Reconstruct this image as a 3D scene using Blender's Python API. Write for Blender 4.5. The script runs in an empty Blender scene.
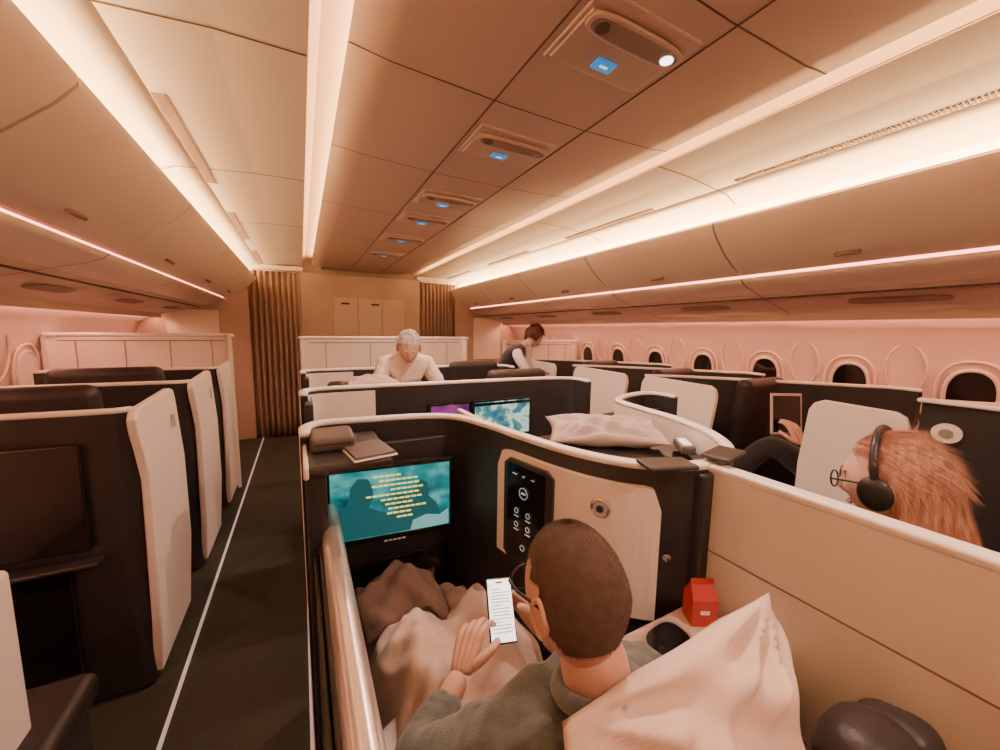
import bpy, bmesh, math, random
from mathutils import Vector, Matrix, Euler, Quaternion
random.seed(4)
XC=0.9
D=bpy.data
COL=bpy.context.scene.collection
# ---------------------------------------------------------------- materials
def mat(name,col,rough=.5,metal=0,emi=None,es=0,noise=0,nscale=20,bump=0,bscale=200,col2=None,coat=0,sheen=0,stretch=None):
    m=D.materials.new(name); m.use_nodes=True
    nt=m.node_tree; b=nt.nodes['Principled BSDF']
    b.inputs['Base Color'].default_value=(*col,1)
    b.inputs['Roughness'].default_value=rough
    b.inputs['Metallic'].default_value=metal
    if coat: b.inputs['Coat Weight'].default_value=coat
    if sheen: b.inputs['Sheen Weight'].default_value=sheen
    if emi:
        b.inputs['Emission Color'].default_value=(*emi,1)
        b.inputs['Emission Strength'].default_value=es
    tc=nt.nodes.new('ShaderNodeTexCoord'); src=tc.outputs['Object']
    if stretch:
        mp=nt.nodes.new('ShaderNodeMapping'); mp.inputs['Scale'].default_value=stretch
        nt.links.new(src,mp.inputs['Vector']); src=mp.outputs['Vector']
    if noise or col2:
        n=nt.nodes.new('ShaderNodeTexNoise'); n.inputs['Scale'].default_value=nscale; n.inputs['Detail'].default_value=4
        nt.links.new(src,n.inputs['Vector'])
        r=nt.nodes.new('ShaderNodeValToRGB')
        c2=col2 if col2 else tuple(c*(1-noise) for c in col)
        r.color_ramp.elements[0].color=(*c2,1); r.color_ramp.elements[1].color=(*col,1)
        r.color_ramp.elements[0].position=.35; r.color_ramp.elements[1].position=.65
        nt.links.new(n.outputs['Fac'],r.inputs['Fac']); nt.links.new(r.outputs['Color'],b.inputs['Base Color'])
    if bump:
        n=nt.nodes.new('ShaderNodeTexNoise'); n.inputs['Scale'].default_value=bscale; n.inputs['Detail'].default_value=3
        nt.links.new(src,n.inputs['Vector'])
        bp=nt.nodes.new('ShaderNodeBump'); bp.inputs['Strength'].default_value=bump; bp.inputs['Distance'].default_value=.004
        nt.links.new(n.outputs['Fac'],bp.inputs['Height']); nt.links.new(bp.outputs['Normal'],b.inputs['Normal'])
    return m
def screen_mat(name,cols,scale,es,stretch=(1,1,1)):
    m=D.materials.new(name); m.use_nodes=True
    nt=m.node_tree; b=nt.nodes['Principled BSDF']
    b.inputs['Base Color'].default_value=(.01,.01,.01,1); b.inputs['Roughness'].default_value=.2
    tc=nt.nodes.new('ShaderNodeTexCoord'); mp=nt.nodes.new('ShaderNodeMapping'); mp.inputs['Scale'].default_value=stretch
    n=nt.nodes.new('ShaderNodeTexNoise'); n.inputs['Scale'].default_value=scale; n.inputs['Detail'].default_value=5
    r=nt.nodes.new('ShaderNodeValToRGB')
    els=r.color_ramp.elements
    els[0].position=cols[0][0]; els[0].color=(*cols[0][1],1)
    els[1].position=cols[-1][0]; els[1].color=(*cols[-1][1],1)
    for p,c in cols[1:-1]:
        e=els.new(p); e.color=(*c,1)
    nt.links.new(tc.outputs['Object'],mp.inputs['Vector']); nt.links.new(mp.outputs['Vector'],n.inputs['Vector'])
    nt.links.new(n.outputs['Fac'],r.inputs['Fac']); nt.links.new(r.outputs['Color'],b.inputs['Emission Color'])
    b.inputs['Emission Strength'].default_value=es
    return m
M={}
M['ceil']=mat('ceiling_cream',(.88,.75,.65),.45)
M['ceilc']=mat('ceiling_centre_shaded',(.57,.41,.345),.45)  # darker base colour carries the dimmer, indirect lighting of the centre panels
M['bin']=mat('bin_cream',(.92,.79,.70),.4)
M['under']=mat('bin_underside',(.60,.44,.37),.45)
M['seam']=mat('seam_dark',(.12,.07,.05),.8)
M['wall']=mat('sidewall',(.86,.68,.60),.5)
M['bulk']=mat('bulkhead_tan',(.45,.32,.25),.5,noise=.08,nscale=3)
M['bulk2']=mat('bulkhead_locker',(.52,.38,.30),.45)
M['carpet']=mat('carpet_olive_brown',(.052,.052,.040),.95,noise=.3,nscale=120,bump=.6,bscale=400)
M['cream']=mat('suite_cream',(.88,.80,.73),.38,noise=.02,nscale=6)
M['rim']=mat('suite_rim',(.90,.83,.76),.3)
M['dark']=mat('suite_charcoal',(.031,.030,.031),.4,noise=.15,nscale=8)
M['gloss']=mat('gloss_black',(.010,.009,.009),.12,coat=.5)
M['leather']=mat('leather_brown',(.027,.022,.021),.45,bump=.3,bscale=150)
M['champ']=mat('champagne_metal',(.76,.68,.62),.28,metal=.7)
M['chrome']=mat('chrome',(.8,.75,.7),.12,metal=1)
M['led']=mat('led_floor',(.7,.7,.7),.5,emi=(1,.85,.8),es=.22)
M['cove']=mat('cove_light',(1,1,1),.5,emi=(1,.62,.28),es=40)
M['covec']=mat('cove_light_centre',(1,1,1),.5,emi=(1,.60,.26),es=22)
M['covefill']=mat('cove_fill',(1,1,1),.5,emi=(1,.64,.32),es=4)  # fill glow, added on top of the cove lights
M['pink']=mat('pink_light',(1,1,1),.5,emi=(1,.27,.18),es=7)
M['pinkw']=mat('wall_wash_light',(1,1,1),.5,emi=(1,.40,.26),es=21)
M['curtain']=mat('curtain_fabric',(.38,.26,.20),.9,noise=.12,nscale=60,bump=.3,bscale=300)
M['skin']=mat('skin',(.64,.38,.28),.5,noise=.12,nscale=30)
M['skin2']=mat('skin_fair',(.76,.50,.40),.5,noise=.1,nscale=30)
M['buzz']=mat('hair_brown_short',(.105,.065,.047),.85,col2=(.135,.090,.068),nscale=60,bump=.6,bscale=600)
M['white_hair']=mat('hair_white',(.80,.76,.70),.7,col2=(.6,.53,.47),nscale=60,bump=1,bscale=120)
M['dark_hair']=mat('hair_dark_auburn',(.10,.03,.02),.6,bump=1,bscale=120)
M['red_hair']=mat('hair_strawberry',(.68,.41,.29),.5,col2=(.40,.16,.09),nscale=24,bump=.9,bscale=60,stretch=(3,3,.35))
M['sweat']=mat('sweatshirt_grey',(.130,.150,.132),.95,noise=.2,nscale=50,bump=.5,bscale=300,sheen=.3)
M['black']=mat('black_cloth',(.018,.015,.017),.9,bump=.3,bscale=200,sheen=.25)
M['shirt']=mat('cream_shirt',(.74,.60,.51),.85,bump=.3,bscale=60)
M['whites']=mat('white_shirt',(.80,.75,.72),.8)
M['pillow']=mat('pillow_cotton',(.78,.61,.51),.9,bump=.35,bscale=22,sheen=.2)
M['pillow2']=mat('pillow_grey',(.46,.38,.34),.9,bump=.35,bscale=22)
M['blanket']=mat('blanket_beige',(.66,.48,.38),.95,noise=.08,nscale=9,bump=.6,bscale=30,sheen=.3)
M['throw']=mat('blanket_brown',(.17,.10,.07),.95,bump=.6,bscale=40)
M['sheet']=mat('sheet_white',(.80,.72,.67),.9,bump=.3,bscale=30)
M['red']=mat('red_card',(.50,.03,.025),.45)
M['plastic']=mat('plastic_black',(.015,.015,.016),.35)
M['greybox']=mat('case_grey',(.12,.10,.09),.5)
M['eye']=mat('eye_white',(.8,.8,.78),.2)
M['iris']=mat('iris',(.04,.03,.02),.2)
M['lip']=mat('lip',(.45,.16,.13),.5)
M['white']=mat('print_white',(.8,.8,.8),.5,emi=(1,.95,.9),es=.8)
M['icon']=mat('icon_dim',(.45,.45,.48),.5,emi=(.85,.9,1),es=.35)
M['phone_scr']=mat('phone_screen',(.9,.9,.9),.2,emi=(1,.97,.95),es=2.0)
M['ink']=mat('ink_grey',(.30,.30,.30),.6,emi=(1,1,1),es=.25)
M['teal']=screen_mat('film_frame',[(.33,(.0,.06,.07)),(.5,(.01,.27,.28)),(.70,(.22,.66,.60))],7.0,1.0,(1,1,1.8))
M['teald']=mat('film_shadow',(0,.02,.02),.4,emi=(.01,.10,.11),es=1.0)
M['teall']=mat('film_highlight',(0,.02,.02),.4,emi=(.22,.52,.48),es=1.0)
M['cap']=mat('caption_yellow',(.2,.2,.05),.4,emi=(1.0,.85,.12),es=1.4)
M['map']=screen_mat('map_picture',[(.35,(.03,.12,.35)),(.47,(.10,.35,.20)),(.55,(.75,.85,.85)),(.7,(.3,.55,.35))],14,1.1)
M['purple']=screen_mat('purple_picture',[(.3,(.12,.01,.12)),(.7,(.5,.08,.35))],8,.8)
M['night']=mat('window_night',(.010,.008,.009),.15,coat=.3)
M['shade']=mat('window_shade',(.86,.72,.65),.6)
M['blue']=mat('sign_blue',(.02,.08,.2),.4,emi=(.01,.20,.5),es=1.1)
M['lampspot']=mat('lamp_spot',(1,1,1),.4,emi=(1,.92,.88),es=5)
M['grille']=mat('grille',(.28,.19,.15),.6)
M['tray']=mat('tray_cream',(.78,.66,.58),.35)
# ---------------------------------------------------------------- helpers
def link(o,parent=None):
    COL.objects.link(o)
    if parent: o.parent=parent
    return o
def group(name):
    e=D.objects.new(name,None); e.empty_display_size=.1; COL.objects.link(e); return e
def mesh(name,vs,fs,mats,parent=None,smooth=False,fm=None):
    me=D.meshes.new(name); me.from_pydata([tuple(v) for v in vs],[],fs)
    if not isinstance(mats,(list,tuple)): mats=[mats]
    for m in mats: me.materials.append(m)
    if fm:
        for p,i in zip(me.polygons,fm): p.material_index=i
    bm=bmesh.new(); bm.from_mesh(me); bmesh.ops.recalc_face_normals(bm,faces=bm.faces); bm.to_mesh(me); bm.free()
    if smooth:
        for p in me.polygons: p.use_smooth=True
    return link(D.objects.new(name,me),parent)
def bevel(o,w,seg=3):
    if w>0:
        b=o.modifiers.new('bevel','BEVEL'); b.width=w; b.segments=seg; b.limit_method='ANGLE'; b.angle_limit=.7
        for p in o.data.polygons: p.use_smooth=True
        wn=o.modifiers.new('wn','WEIGHTED_NORMAL')
    return o
BF=[(0,1,2,3),(7,6,5,4),(0,4,5,1),(1,5,6,2),(2,6,7,3),(3,7,4,0)]
def bverts(c,s,R=None):
    hx,hy,hz=s[0]/2,s[1]/2,s[2]/2
    v=[Vector(p) for p in [(-hx,-hy,-hz),(hx,-hy,-hz),(hx,hy,-hz),(-hx,hy,-hz),(-hx,-hy,hz),(hx,-hy,hz),(hx,hy,hz),(-hx,hy,hz)]]
    if R is not None: v=[R@p for p in v]
    return [p+Vector(c) for p in v]
def box(name,c,s,m,parent=None,bev=0,R=None,seg=3):
    o=mesh(name,bverts(c,s,R),BF,m,parent); bevel(o,bev,seg); return o
def boxes(name,lst,m,parent=None,R=None,o=None):
    vs=[];fs=[]
    for c,s in lst:
        if R is not None: v=[R@p+Vector(o) for p in bverts(c,s)]
        else: v=bverts(c,s)
        b=len(vs); vs+=v; fs+=[tuple(i+b for i in f) for f in BF]
    return mesh(name,vs,fs,m,parent)
def smoothpath(pts,n=6,closed=False):
    P=[Vector(p) for p in pts]; out=[]; N=len(P)
    rng=range(N if closed else N-1)
    for i in rng:
        if closed: p0,p1,p2,p3=P[(i-1)%N],P[i],P[(i+1)%N],P[(i+2)%N]
        else:
            p0=P[max(i-1,0)];p1=P[i];p2=P[i+1];p3=P[min(i+2,N-1)]
        for k in range(n):
            t=k/n
            out.append(.5*((2*p1)+(p2-p0)*t+(2*p0-5*p1+4*p2-p3)*t*t+(3*p1-p0-3*p2+p3)*t**3))
    if not closed: out.append(P[-1])
    return out
def norms(path):
    ns=[]
    for i in range(len(path)):
        a=path[max(i-1,0)];b=path[min(i+1,len(path)-1)]
        t=(b-a); t=Vector((t.x,t.y)).normalized(); ns.append(Vector((-t.y,t.x)))
    return ns
def ribbon(name,path,z0,z1,th,ml,mr,parent,off=0,mtop=None):
    ns=norms(path); vs=[];fs=[];fm=[]; N=len(path)
    for i,(p,n) in enumerate(zip(path,ns)):
        u=i/(N-1); a=z0(u) if callable(z0) else z0; b=z1(u) if callable(z1) else z1
        L=Vector((p.x,p.y))+n*(off+th/2); R=Vector((p.x,p.y))+n*(off-th/2)
        vs+=[(L.x,L.y,a),(L.x,L.y,b),(R.x,R.y,b),(R.x,R.y,a)]
    for i in range(N-1):
        a=4*i;b=a+4
        fs+=[(a,a+1,b+1,b),(a+1,a+2,b+2,b+1),(a+2,a+3,b+3,b+2),(a+3,a,b,b+3)]; fm+=[0,2,1,2]
    fs+=[(0,1,2,3),(4*N-4,4*N-3,4*N-2,4*N-1)]; fm+=[2,2]
    o=mesh(name,vs,fs,[ml,mr,mtop or mr],parent,fm=fm)
    return o
def rimsweep(name,path,z,w,h,m,parent,ns=8,ex=.6):
    nn=norms(path); vs=[];fs=[];N=len(path)
    for p,n in zip(path,nn):
        for k in range(ns):
            a=2*math.pi*k/ns+math.pi/ns
            ca,sa=math.cos(a),math.sin(a)
            ca=math.copysign(abs(ca)**ex,ca); sa=math.copysign(abs(sa)**ex,sa)
            vs.append((p.x+n.x*ca*w/2,p.y+n.y*ca*w/2,z+sa*h/2))
    for i in range(N-1):
        for k in range(ns):
            k2=(k+1)%ns
            fs.append((i*ns+k,i*ns+k2,(i+1)*ns+k2,(i+1)*ns+k))
    fs.append(tuple(range(ns))); fs.append(tuple((N-1)*ns+k for k in range(ns)))
    return mesh(name,vs,fs,m,parent,smooth=True)
def tube(name,pts,r,m,parent,cyclic=False,res=4,smooth=True):
    cu=D.curves.new(name,'CURVE'); cu.dimensions='3D'; cu.bevel_depth=r; cu.bevel_resolution=res; cu.use_fill_caps=True
    sp=cu.splines.new('POLY'); 
    P=smoothpath([tuple(p) for p in pts],6,cyclic) if smooth else [Vector(p) for p in pts]
    sp.points.add(len(P)-1)
    for q,p in zip(sp.points,P): q.co=(*p,1)
    sp.use_cyclic_u=cyclic
    cu.materials.append(m)
    return link(D.objects.new(name,cu),parent)
def disc(name,c,u,v,ru,rv,n_off,m,parent,seg=32,pw=1.0):
    """flat oval plate, axes u,v, thickness n_off"""
    c=Vector(c);u=Vector(u).normalized();v=Vector(v).normalized();n=u.cross(v).normalized()
    vs=[];fs=[]
    for s in (0,1):
        for k in range(seg):
            a=2*math.pi*k/seg; ca,sa=math.cos(a),math.sin(a)
            ca=math.copysign(abs(ca)**pw,ca);sa=math.copysign(abs(sa)**pw,sa)
            vs.append(c+u*ru*ca+v*rv*sa+n*(n_off*s))
    fs.append(tuple(range(seg)));fs.append(tuple(range(seg,2*seg)))
    for k in range(seg): fs.append((k,(k+1)%seg,seg+(k+1)%seg,seg+k))
    return mesh(name,vs,fs,m,parent)
def ovalring(name,c,u,v,ru,rv,r,m,parent,seg=28,pw=1.0):
    c=Vector(c);u=Vector(u).normalized();v=Vector(v).normalized()
    pts=[]
    for k in range(seg):
        a=2*math.pi*k/seg; ca,sa=math.cos(a),math.sin(a)
        ca=math.copysign(abs(ca)**pw,ca);sa=math.copysign(abs(sa)**pw,sa)
        pts.append(c+u*ru*ca+v*rv*sa)
    return tube(name,pts,r,m,parent,cyclic=True,res=2,smooth=False)
def ellipsoid(name,c,rx,ry,rz,m,parent,R=None):
    bm=bmesh.new(); bmesh.ops.create_uvsphere(bm,u_segments=20,v_segments=14,radius=1)
    for q in bm.verts:
        p=Vector((q.co.x*rx,q.co.y*ry,q.co.z*rz))
        q.co=(R@p if R is not None else p)+Vector(c)
    me=D.meshes.new(name); bm.to_mesh(me); bm.free(); me.materials.append(m)
    for p in me.polygons: p.use_smooth=True
    return link(D.objects.new(name,me),parent)
def extr(name,prof,y0,y1,m,parent,sgn=1,thick=0,smooth=False,closed=False):
    """profile (X from centre, z) extruded along the cabin"""
    vs=[];fs=[];N=len(prof)
    for y in (y0,y1):
        for (x,z) in prof: vs.append((XC+sgn*x,y,z))
    for i in range(N if closed else N-1):
        j=(i+1)%N; fs.append((i,j,N+j,N+i))
    if closed: fs+=[tuple(range(N)),tuple(range(N,2*N))]
    o=mesh(name,vs,fs,m,parent,smooth=smooth)
    if thick:
        s=o.modifiers.new('s','SOLIDIFY'); s.thickness=thick; s.offset=0
    return o
def crosssline(prof,y,w,off,sgn):
    vs=[];fs=[]
    for i,(x,z) in enumerate(prof):
        a=prof[max(i-1,0)];b=prof[min(i+1,len(prof)-1)]
        tx,tz=b[0]-a[0],b[1]-a[1];l=math.hypot(tx,tz); nx,nz=tz/l,-tx/l   # pointing to the cabin interior
        vs+=[(XC+sgn*(x+nx*off),y-w/2,z+nz*off),(XC+sgn*(x+nx*off),y+w/2,z+nz*off)]
    for i in range(len(prof)-1): fs.append((2*i,2*i+1,2*i+3,2*i+2))
    return vs,fs
def crosslines(name,prof,ys,w,off,m,parent,sgns=(1,-1)):
    V=[];F=[]
    for s in sgns:
        for y in ys:
            v,f=crosssline(prof,y,w,off,s); b=len(V); V+=v; F+=[tuple(i+b for i in q) for q in f]
    return mesh(name,V,F,m,parent)
Y0,Y1=-2.05,6.5
# ---------------------------------------------------------------- shell
floor=box('floor',(XC,(Y0+Y1)/2,-.03),(5.6,Y1-Y0,.06),M['carpet'])
ceiling=group('ceiling')
cen=[(-.73,2.50),(-.6,2.485),(-.2,2.47),(.2,2.47),(.6,2.485),(.73,2.50)]
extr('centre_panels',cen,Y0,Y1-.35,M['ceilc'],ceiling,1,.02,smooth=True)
cove_r=[(.58,2.50),(.58,2.61),(.80,2.62),(.845,2.60),(.845,2.50)]
ais=[(.845,2.50),(1.10,2.495),(1.36,2.47)]
cov=[(1.36,2.47),(1.46,2.46),(1.55,2.42),(1.60,2.36),(1.62,2.28)]
for s in (1,-1):
    extr('centre_cove',cove_r,Y0,Y1,M['ceil'],ceiling,s,.01)
    extr('aisle_panels',ais,Y0,Y1,M['ceil'],ceiling,s,.012)
    extr('outer_cove',cov,Y0,Y1,M['ceil'],ceiling,s,.01,smooth=True)
    extr('centre_light',[(.61,2.53),(.67,2.53)],Y0,Y1-.4,M['covec'],ceiling,s,.004)
    extr('outer_light',[(1.49,2.315),(1.54,2.315)],Y0,Y1-.2,M['cove'],ceiling,s,.004)
    extr('outer_fill_strip',[(1.575,2.385),(1.59,2.345)],Y0,Y1-.2,M['covefill'],ceiling,s,.004)  # added glowing strip, throws fill light on bins and centre ceiling
crosslines('aisle_seams',ais+cov[1:3],[-.9,.3,1.5,2.7,3.9,5.1],.008,.008,M['seam'],ceiling)
crosslines('centre_seams',cen,[-.4,.72,1.36,2.1,3.0,3.9,4.8,5.6],.006,.012,M['seam'],ceiling,(1,))
boxes('centre_long_seams',[((XC+x,2.0,2.4585),(.005,8,.003)) for x in (-.22,.22)],M['seam'],ceiling)
for s in (1,-1):
    L=[]
    for seg0 in (-1.6,.0,1.95,3.6,5.2):
        n=92 if seg0 in(0.0,-1.6) else 66
        for k in range(n): L.append(((XC+s*1.335,seg0+k*.015,2.464),(.045,.007,.006)))
    boxes('vent_grille',L,M['grille'],ceiling)
box('roof',(XC,(Y0+Y1)/2,2.68),(5.6,Y1-Y0,.04),M['ceil'],ceiling)
# ceiling service units
def psu(y,lit):
    g=group('ceiling_service_unit')
    box('base',(XC,y+.04,2.458),(.39,.27,.012),M['ceilc'],g,.005)
    box('bezel',(XC,y+.06,2.452),(.36,.2,.01),M['bulk2'],g,.005)
    disc('lamp_recess',(XC,y-.02,2.449),(1,0,0),(0,1,0),.175,.038,-.014,M['under'],g,pw=.6)
    ovalring('lamp_rim',(XC,y-.02,2.440),(1,0,0),(0,1,0),.175,.038,.005,M['ceilc'],g,pw=.6)
    disc('lamp_glass',(XC,y-.02,2.4355),(1,0,0),(0,1,0),.165,.030,-.003,M['grille'],g,pw=.6)
    disc('lamp_lens',(XC+.13,y-.02,2.433),(1,0,0),(0,1,0),.020,.018,-.004,M['lampspot'] if lit else M['chrome'],g)
    disc('lamp_lens_b',(XC-.13,y-.02,2.433),(1,0,0),(0,1,0),.022,.02,-.004,M['seam'],g)
    box('seat_sign',(XC-.01,y+.105,2.444),(.075,.045,.008),M['blue'],g,.003)
    box('seat_sign_text',(XC-.01,y+.105,2.4392),(.03,.008,.002),M['white'],g)
for i,y in enumerate((.90,1.62,2.45,2.95,3.66,4.5)): psu(y,i==0)
# sidewalls
wp=[(2.58,1.72),(2.68,1.66),(2.75,1.5),(2.80,1.3),(2.805,1.1),(2.79,.8),(2.72,.35),(2.62,0)]
for s,n in ((1,'wall_right'),(-1,'wall_left')):
    o=extr(n,wp,Y0,Y1,M['wall'],None,s,.02,smooth=True)
w=group('wall_front')
box('panel',(XC,Y1+.03,1.3),(5.6,.06,2.66),M['bulk'],w)
box('centre_monument',(XC,Y1-.12,1.2),(1.78,.22,2.42),M['bulk'],w,.02)
for x in (.62,.98,1.34): box('locker_door',(x,Y1-.236,1.75),(.34,.014,.62),M['bulk2'],w,.01)
boxes('placards',[((.62,Y1-.246,1.98),(.12,.006,.03)),((1.06,Y1-.246,1.98),(.12,.006,.03))],M['plastic'],w)
box('locker_door_low',(.9,Y1-.236,1.1),(1.6,.012,.55),M['bulk2'],w,.01)
for x in (-1.25,3.05):
    box('side_monument',(x,Y1-.1,1.2),(1.26,.2,2.4),M['bulk2'],w,.02)
    box('side_door',(x,Y1-.208,1.45),(.55,.014,.75),M['bin'],w,.01)
box('wall_back',(XC,Y0-.03,1.3),(5.6,.06,2.66),M['wall'])
for x in (-.3,2.1):
    g=group('curtain_header')
    box('beam',(x,Y1-.16,2.44),(.72,.2,.07),M['ceil'],g,.015)
    box('rail',(x,Y1-.2,2.395),(.66,.03,.02),M['chrome'],g,.005)
def curtain(x0,x1,y):
    g=group('curtain'); N=120; vs=[];fs=[]
    for j in range(9):
        z=2.385-j*(2.365/8)
        for i in range(N+1):
            u=i/N; x=x0+(x1-x0)*u
            a=.028*math.sin(u*2*math.pi*9+.6*math.sin(u*7))+.008*math.sin(u*53+j*.5)
            vs.append((x,y+a*(1+.05*j),z))
    for j in range(8):
        for i in range(N): fs.append((j*(N+1)+i,j*(N+1)+i+1,(j+1)*(N+1)+i+1,(j+1)*(N+1)+i))
    o=mesh('drape',vs,fs,M['curtain'],g,smooth=True); sm=o.modifiers.new('s','SOLIDIFY'); sm.thickness=.004
curtain(-.60,.02,6.28); curtain(1.80,2.36,6.28)
# windows
k=0
for s in (1,-1):
    for i in range(-3,9):
        y=.67+.59*i; x=XC+s*2.768
        if y>6.2: continue
        k+=1; g=group('window_%d'%k)
        V=(-s*.08,0,1)
        ovalring('surround',(x,y,1.245),(0,1,0),V,.150,.205,.009,M['wall'],g,pw=.85)
        ovalring('frame',(x,y,1.235),(0,1,0),V,.112,.160,.012,M['wall'],g,pw=.85)
        if s>0: disc('pane',(x+.004,y,1.235),(0,1,0),V,.108,.156,.006,M['night'],g,pw=.85)
        else: disc('shade',(x-.004,y,1.235),(0,1,0),V,.108,.156,.006,M['shade'],g,pw=.85)
for s in (1,-1):
    L=group('trim_%d'%(1 if s>0 else 2))
    for i in range(-3,9):
        y=.67+.59*(i+.5); x=XC+s*2.757
        if y>6.2: continue
        ovalring('scallop_edge',(x,y,1.37),(0,1,0),(s*-.16,0,1),.10,.18,.008,M['wall'],L)
# ---------------------------------------------------------------- overhead bins
face=[(1.44,2.30),(1.415,2.285),(1.42,2.26),(1.47,2.20),(1.58,2.10),(1.68,2.035),(1.745,2.005),(1.765,1.995),(1.775,2.00)]
binp=face+[(1.80,2.02),(2.1,2.02),(2.1,2.29)]
seams=[-2.05,-.85,.35,1.55,2.75,3.95,5.15,6.28]
for s in (1,-1):
    for i in range(7):
        a,b=seams[i]+.007,seams[i+1]-.007
        g=group('overhead_bin')
        o=extr('door',binp,a,b,M['bin'],g,s,closed=True)
        for p in o.data.polygons: p.use_smooth=True
        es=o.modifiers.new('es','EDGE_SPLIT'); es.split_angle=math.radians(50)
        yc=(a+b)/2
        R=Matrix.Rotation(s*math.radians(-38),3,'Y')
        box('latch',(XC+s*1.665,yc,2.035),(.035,.11,.02),M['grille'],g,.006,R)
    g=group('trim_%d'%(3 if s>0 else 4))
    extr('seam_backing',[(x+.02,z+.01) for x,z in face],Y0,6.27,M['seam'],g,s)
    lower=[(1.775,1.975),(1.80,1.95),(1.86,1.925),(2.0,1.885),(2.15,1.84),(2.35,1.79),(2.60,1.73)]
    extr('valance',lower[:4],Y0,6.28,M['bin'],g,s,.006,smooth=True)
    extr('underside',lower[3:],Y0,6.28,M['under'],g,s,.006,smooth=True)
    extr('groove_light',[(1.80,1.972),(1.80,1.998)],Y0,6.25,M['pink'],g,s,.002)
    extr('wash_light',[(2.50,1.742),(2.56,1.728)],Y0,6.25,M['pinkw'],g,s,.004)
    extr('wash_shield',[(2.46,1.762),(2.455,1.705)],Y0,6.25,M['under'],g,s,.006)
    crosslines('seams',lower,[q for q in seams[1:]],.008,.006,M['seam'],g,(s,))
    extr('long_seam',[(2.06,1.858),(2.068,1.856)],Y0,6.25,M['seam'],g,s,.01)
    for y in (-.3,.9,2.1,3.3,4.5,5.7):
        disc('air_panel',(XC+s*2.22,y,1.815),(s*.96,0,-.24),(0,1,0),.05,.22,-.004*s,M['grille'],g,pw=.5)
# ---------------------------------------------------------------- floor strips
g=group('aisle_floor_light')
boxes('strips',[((x,2.2,.004),(.014,8.2,.008)) for x in (-.545,-.028,1.828,2.345)],M['led'],g)
# ---------------------------------------------------------------- suites
def seat(name,x,y,yaw=0,mats='leather',hz=1.30,wd=.52):
    g=group(name); R=Matrix.Rotation(yaw,3,'Z'); o=Vector((x,y,0)); m=M[mats]
    def b(n,c,s,bv,tilt=0):
        RR=R@Matrix.Rotation(tilt,3,'X'); return box(n,o+R@Vector(c),s,m,g,bv,RR)
    b('base',(0,.1,.2),(wd*.9,.5,.38),.03)
    b('cushion',(0,.12,.44),(wd,.55,.13),.05)
    b('backrest',(0,-.19,.40+(hz-.30)/2),(wd,.12,hz-.42),.05,.10)
    b('headrest',(0,-.23,hz-.10),(wd*.72,.10,.22),.045,.1)
    return g
def tvset(g,c,w,h,scr,R=None,depth=.03,bez=.018):
    R=R or Matrix.Identity(3); c=Vector(c)
    box('tv_body',c,(w+2*bez,depth,h+2*bez),M['gloss'],g,.008,R)
    box('tv_screen',c+R@Vector((0,-depth/2-.001,0)),(w,.003,h),scr,g,0,R)
ZT=1.25
# --- centre pair, front row
g=group('airline_suite')
pathA=smoothpath([(0,1.34),(.0,1.44),(.05,1.495),(.16,1.49),(.42,1.45),(.54,1.37),(.595,1.22),(.63,1.04),(.68,.84),(.76,.69),(.88,.61),(1.0,.60),(1.14,.66),(1.26,.80),(1.335,1.0),(1.365,1.2),(1.41,1.37),(1.52,1.45),(1.64,1.49),(1.75,1.495),(1.80,1.44),(1.80,1.34)],8)
ribbon('shell',pathA,.02,ZT,.035,M['cream'],M['dark'],g)
rimsweep('rim',pathA,ZT+.004,.038,.022,M['rim'],g)
def rc(u,c=.07,r=.06):
    e=min(u,1-u)
    return 0 if e>c else r*(1-math.sqrt(max(0,1-((c-e)/c)**2)))
sub=[p for p in pathA if .60<p.x<.825 and p.y<1.12]
ribbon('console_panel',sub,lambda u:.84,lambda u:1.205-rc(u),.02,M['cream'],M['cream'],g,off=-.026)
def onpath(yy):
    best=min(range(len(pathA)),key=lambda i:abs(pathA[i].y-yy)+(10 if pathA[i].x>.9 else 0)); return pathA[best],norms(pathA)[best]
subt=[p for p in pathA if p.x<.9 and .86<p.y<1.075]
ribbon('tablet_surround',subt,lambda u:.845+rc(u,.12,.02),lambda u:1.19-rc(u,.12,.02),.012,M['dark'],M['dark'],g,off=-.040)
subt2=subt[1:-1]
ribbon('tablet_glass',subt2,.86,1.175,.008,M['gloss'],M['gloss'],g,off=-.048)
pm,nm=subt[len(subt)//2],norms(subt)[len(subt)//2]
tdir=Vector((-nm.y,nm.x,0)); ob=Vector((pm.x-nm.x*.056,pm.y-nm.y*.056,0))
tx=-tdir
Rq=Matrix((tx,Vector((nm.x,nm.y,0)),(0,0,1))).transposed()
for (u,z,r) in ((0,1.095,.018),(-.03,1.03,.008),(.022,1.03,.008),(-.03,.985,.008),(.022,.985,.008),(0,.915,.009)):
    ovalring('icon',ob+tx*u+Vector((0,0,z)),tx,(0,0,1),r,r,.0010,M['icon'],g,seg=16)
    if r>.015: box('icon_bar',ob+tx*u+Vector((0,0,z)),(.018,.003,.004),M['icon'],g,0,Rq)
boxes('icon_labels',[((u,0,z),(w_,.002,.0022)) for u,z,w_ in ((-.04,1.15,.02),(0,1.15,.008),(.04,1.15,.012),(-.03,1.012,.02),(.022,1.012,.02),(-.03,.967,.02),(.022,.967,.02))],M['icon'],g,Rq,ob)
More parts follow.
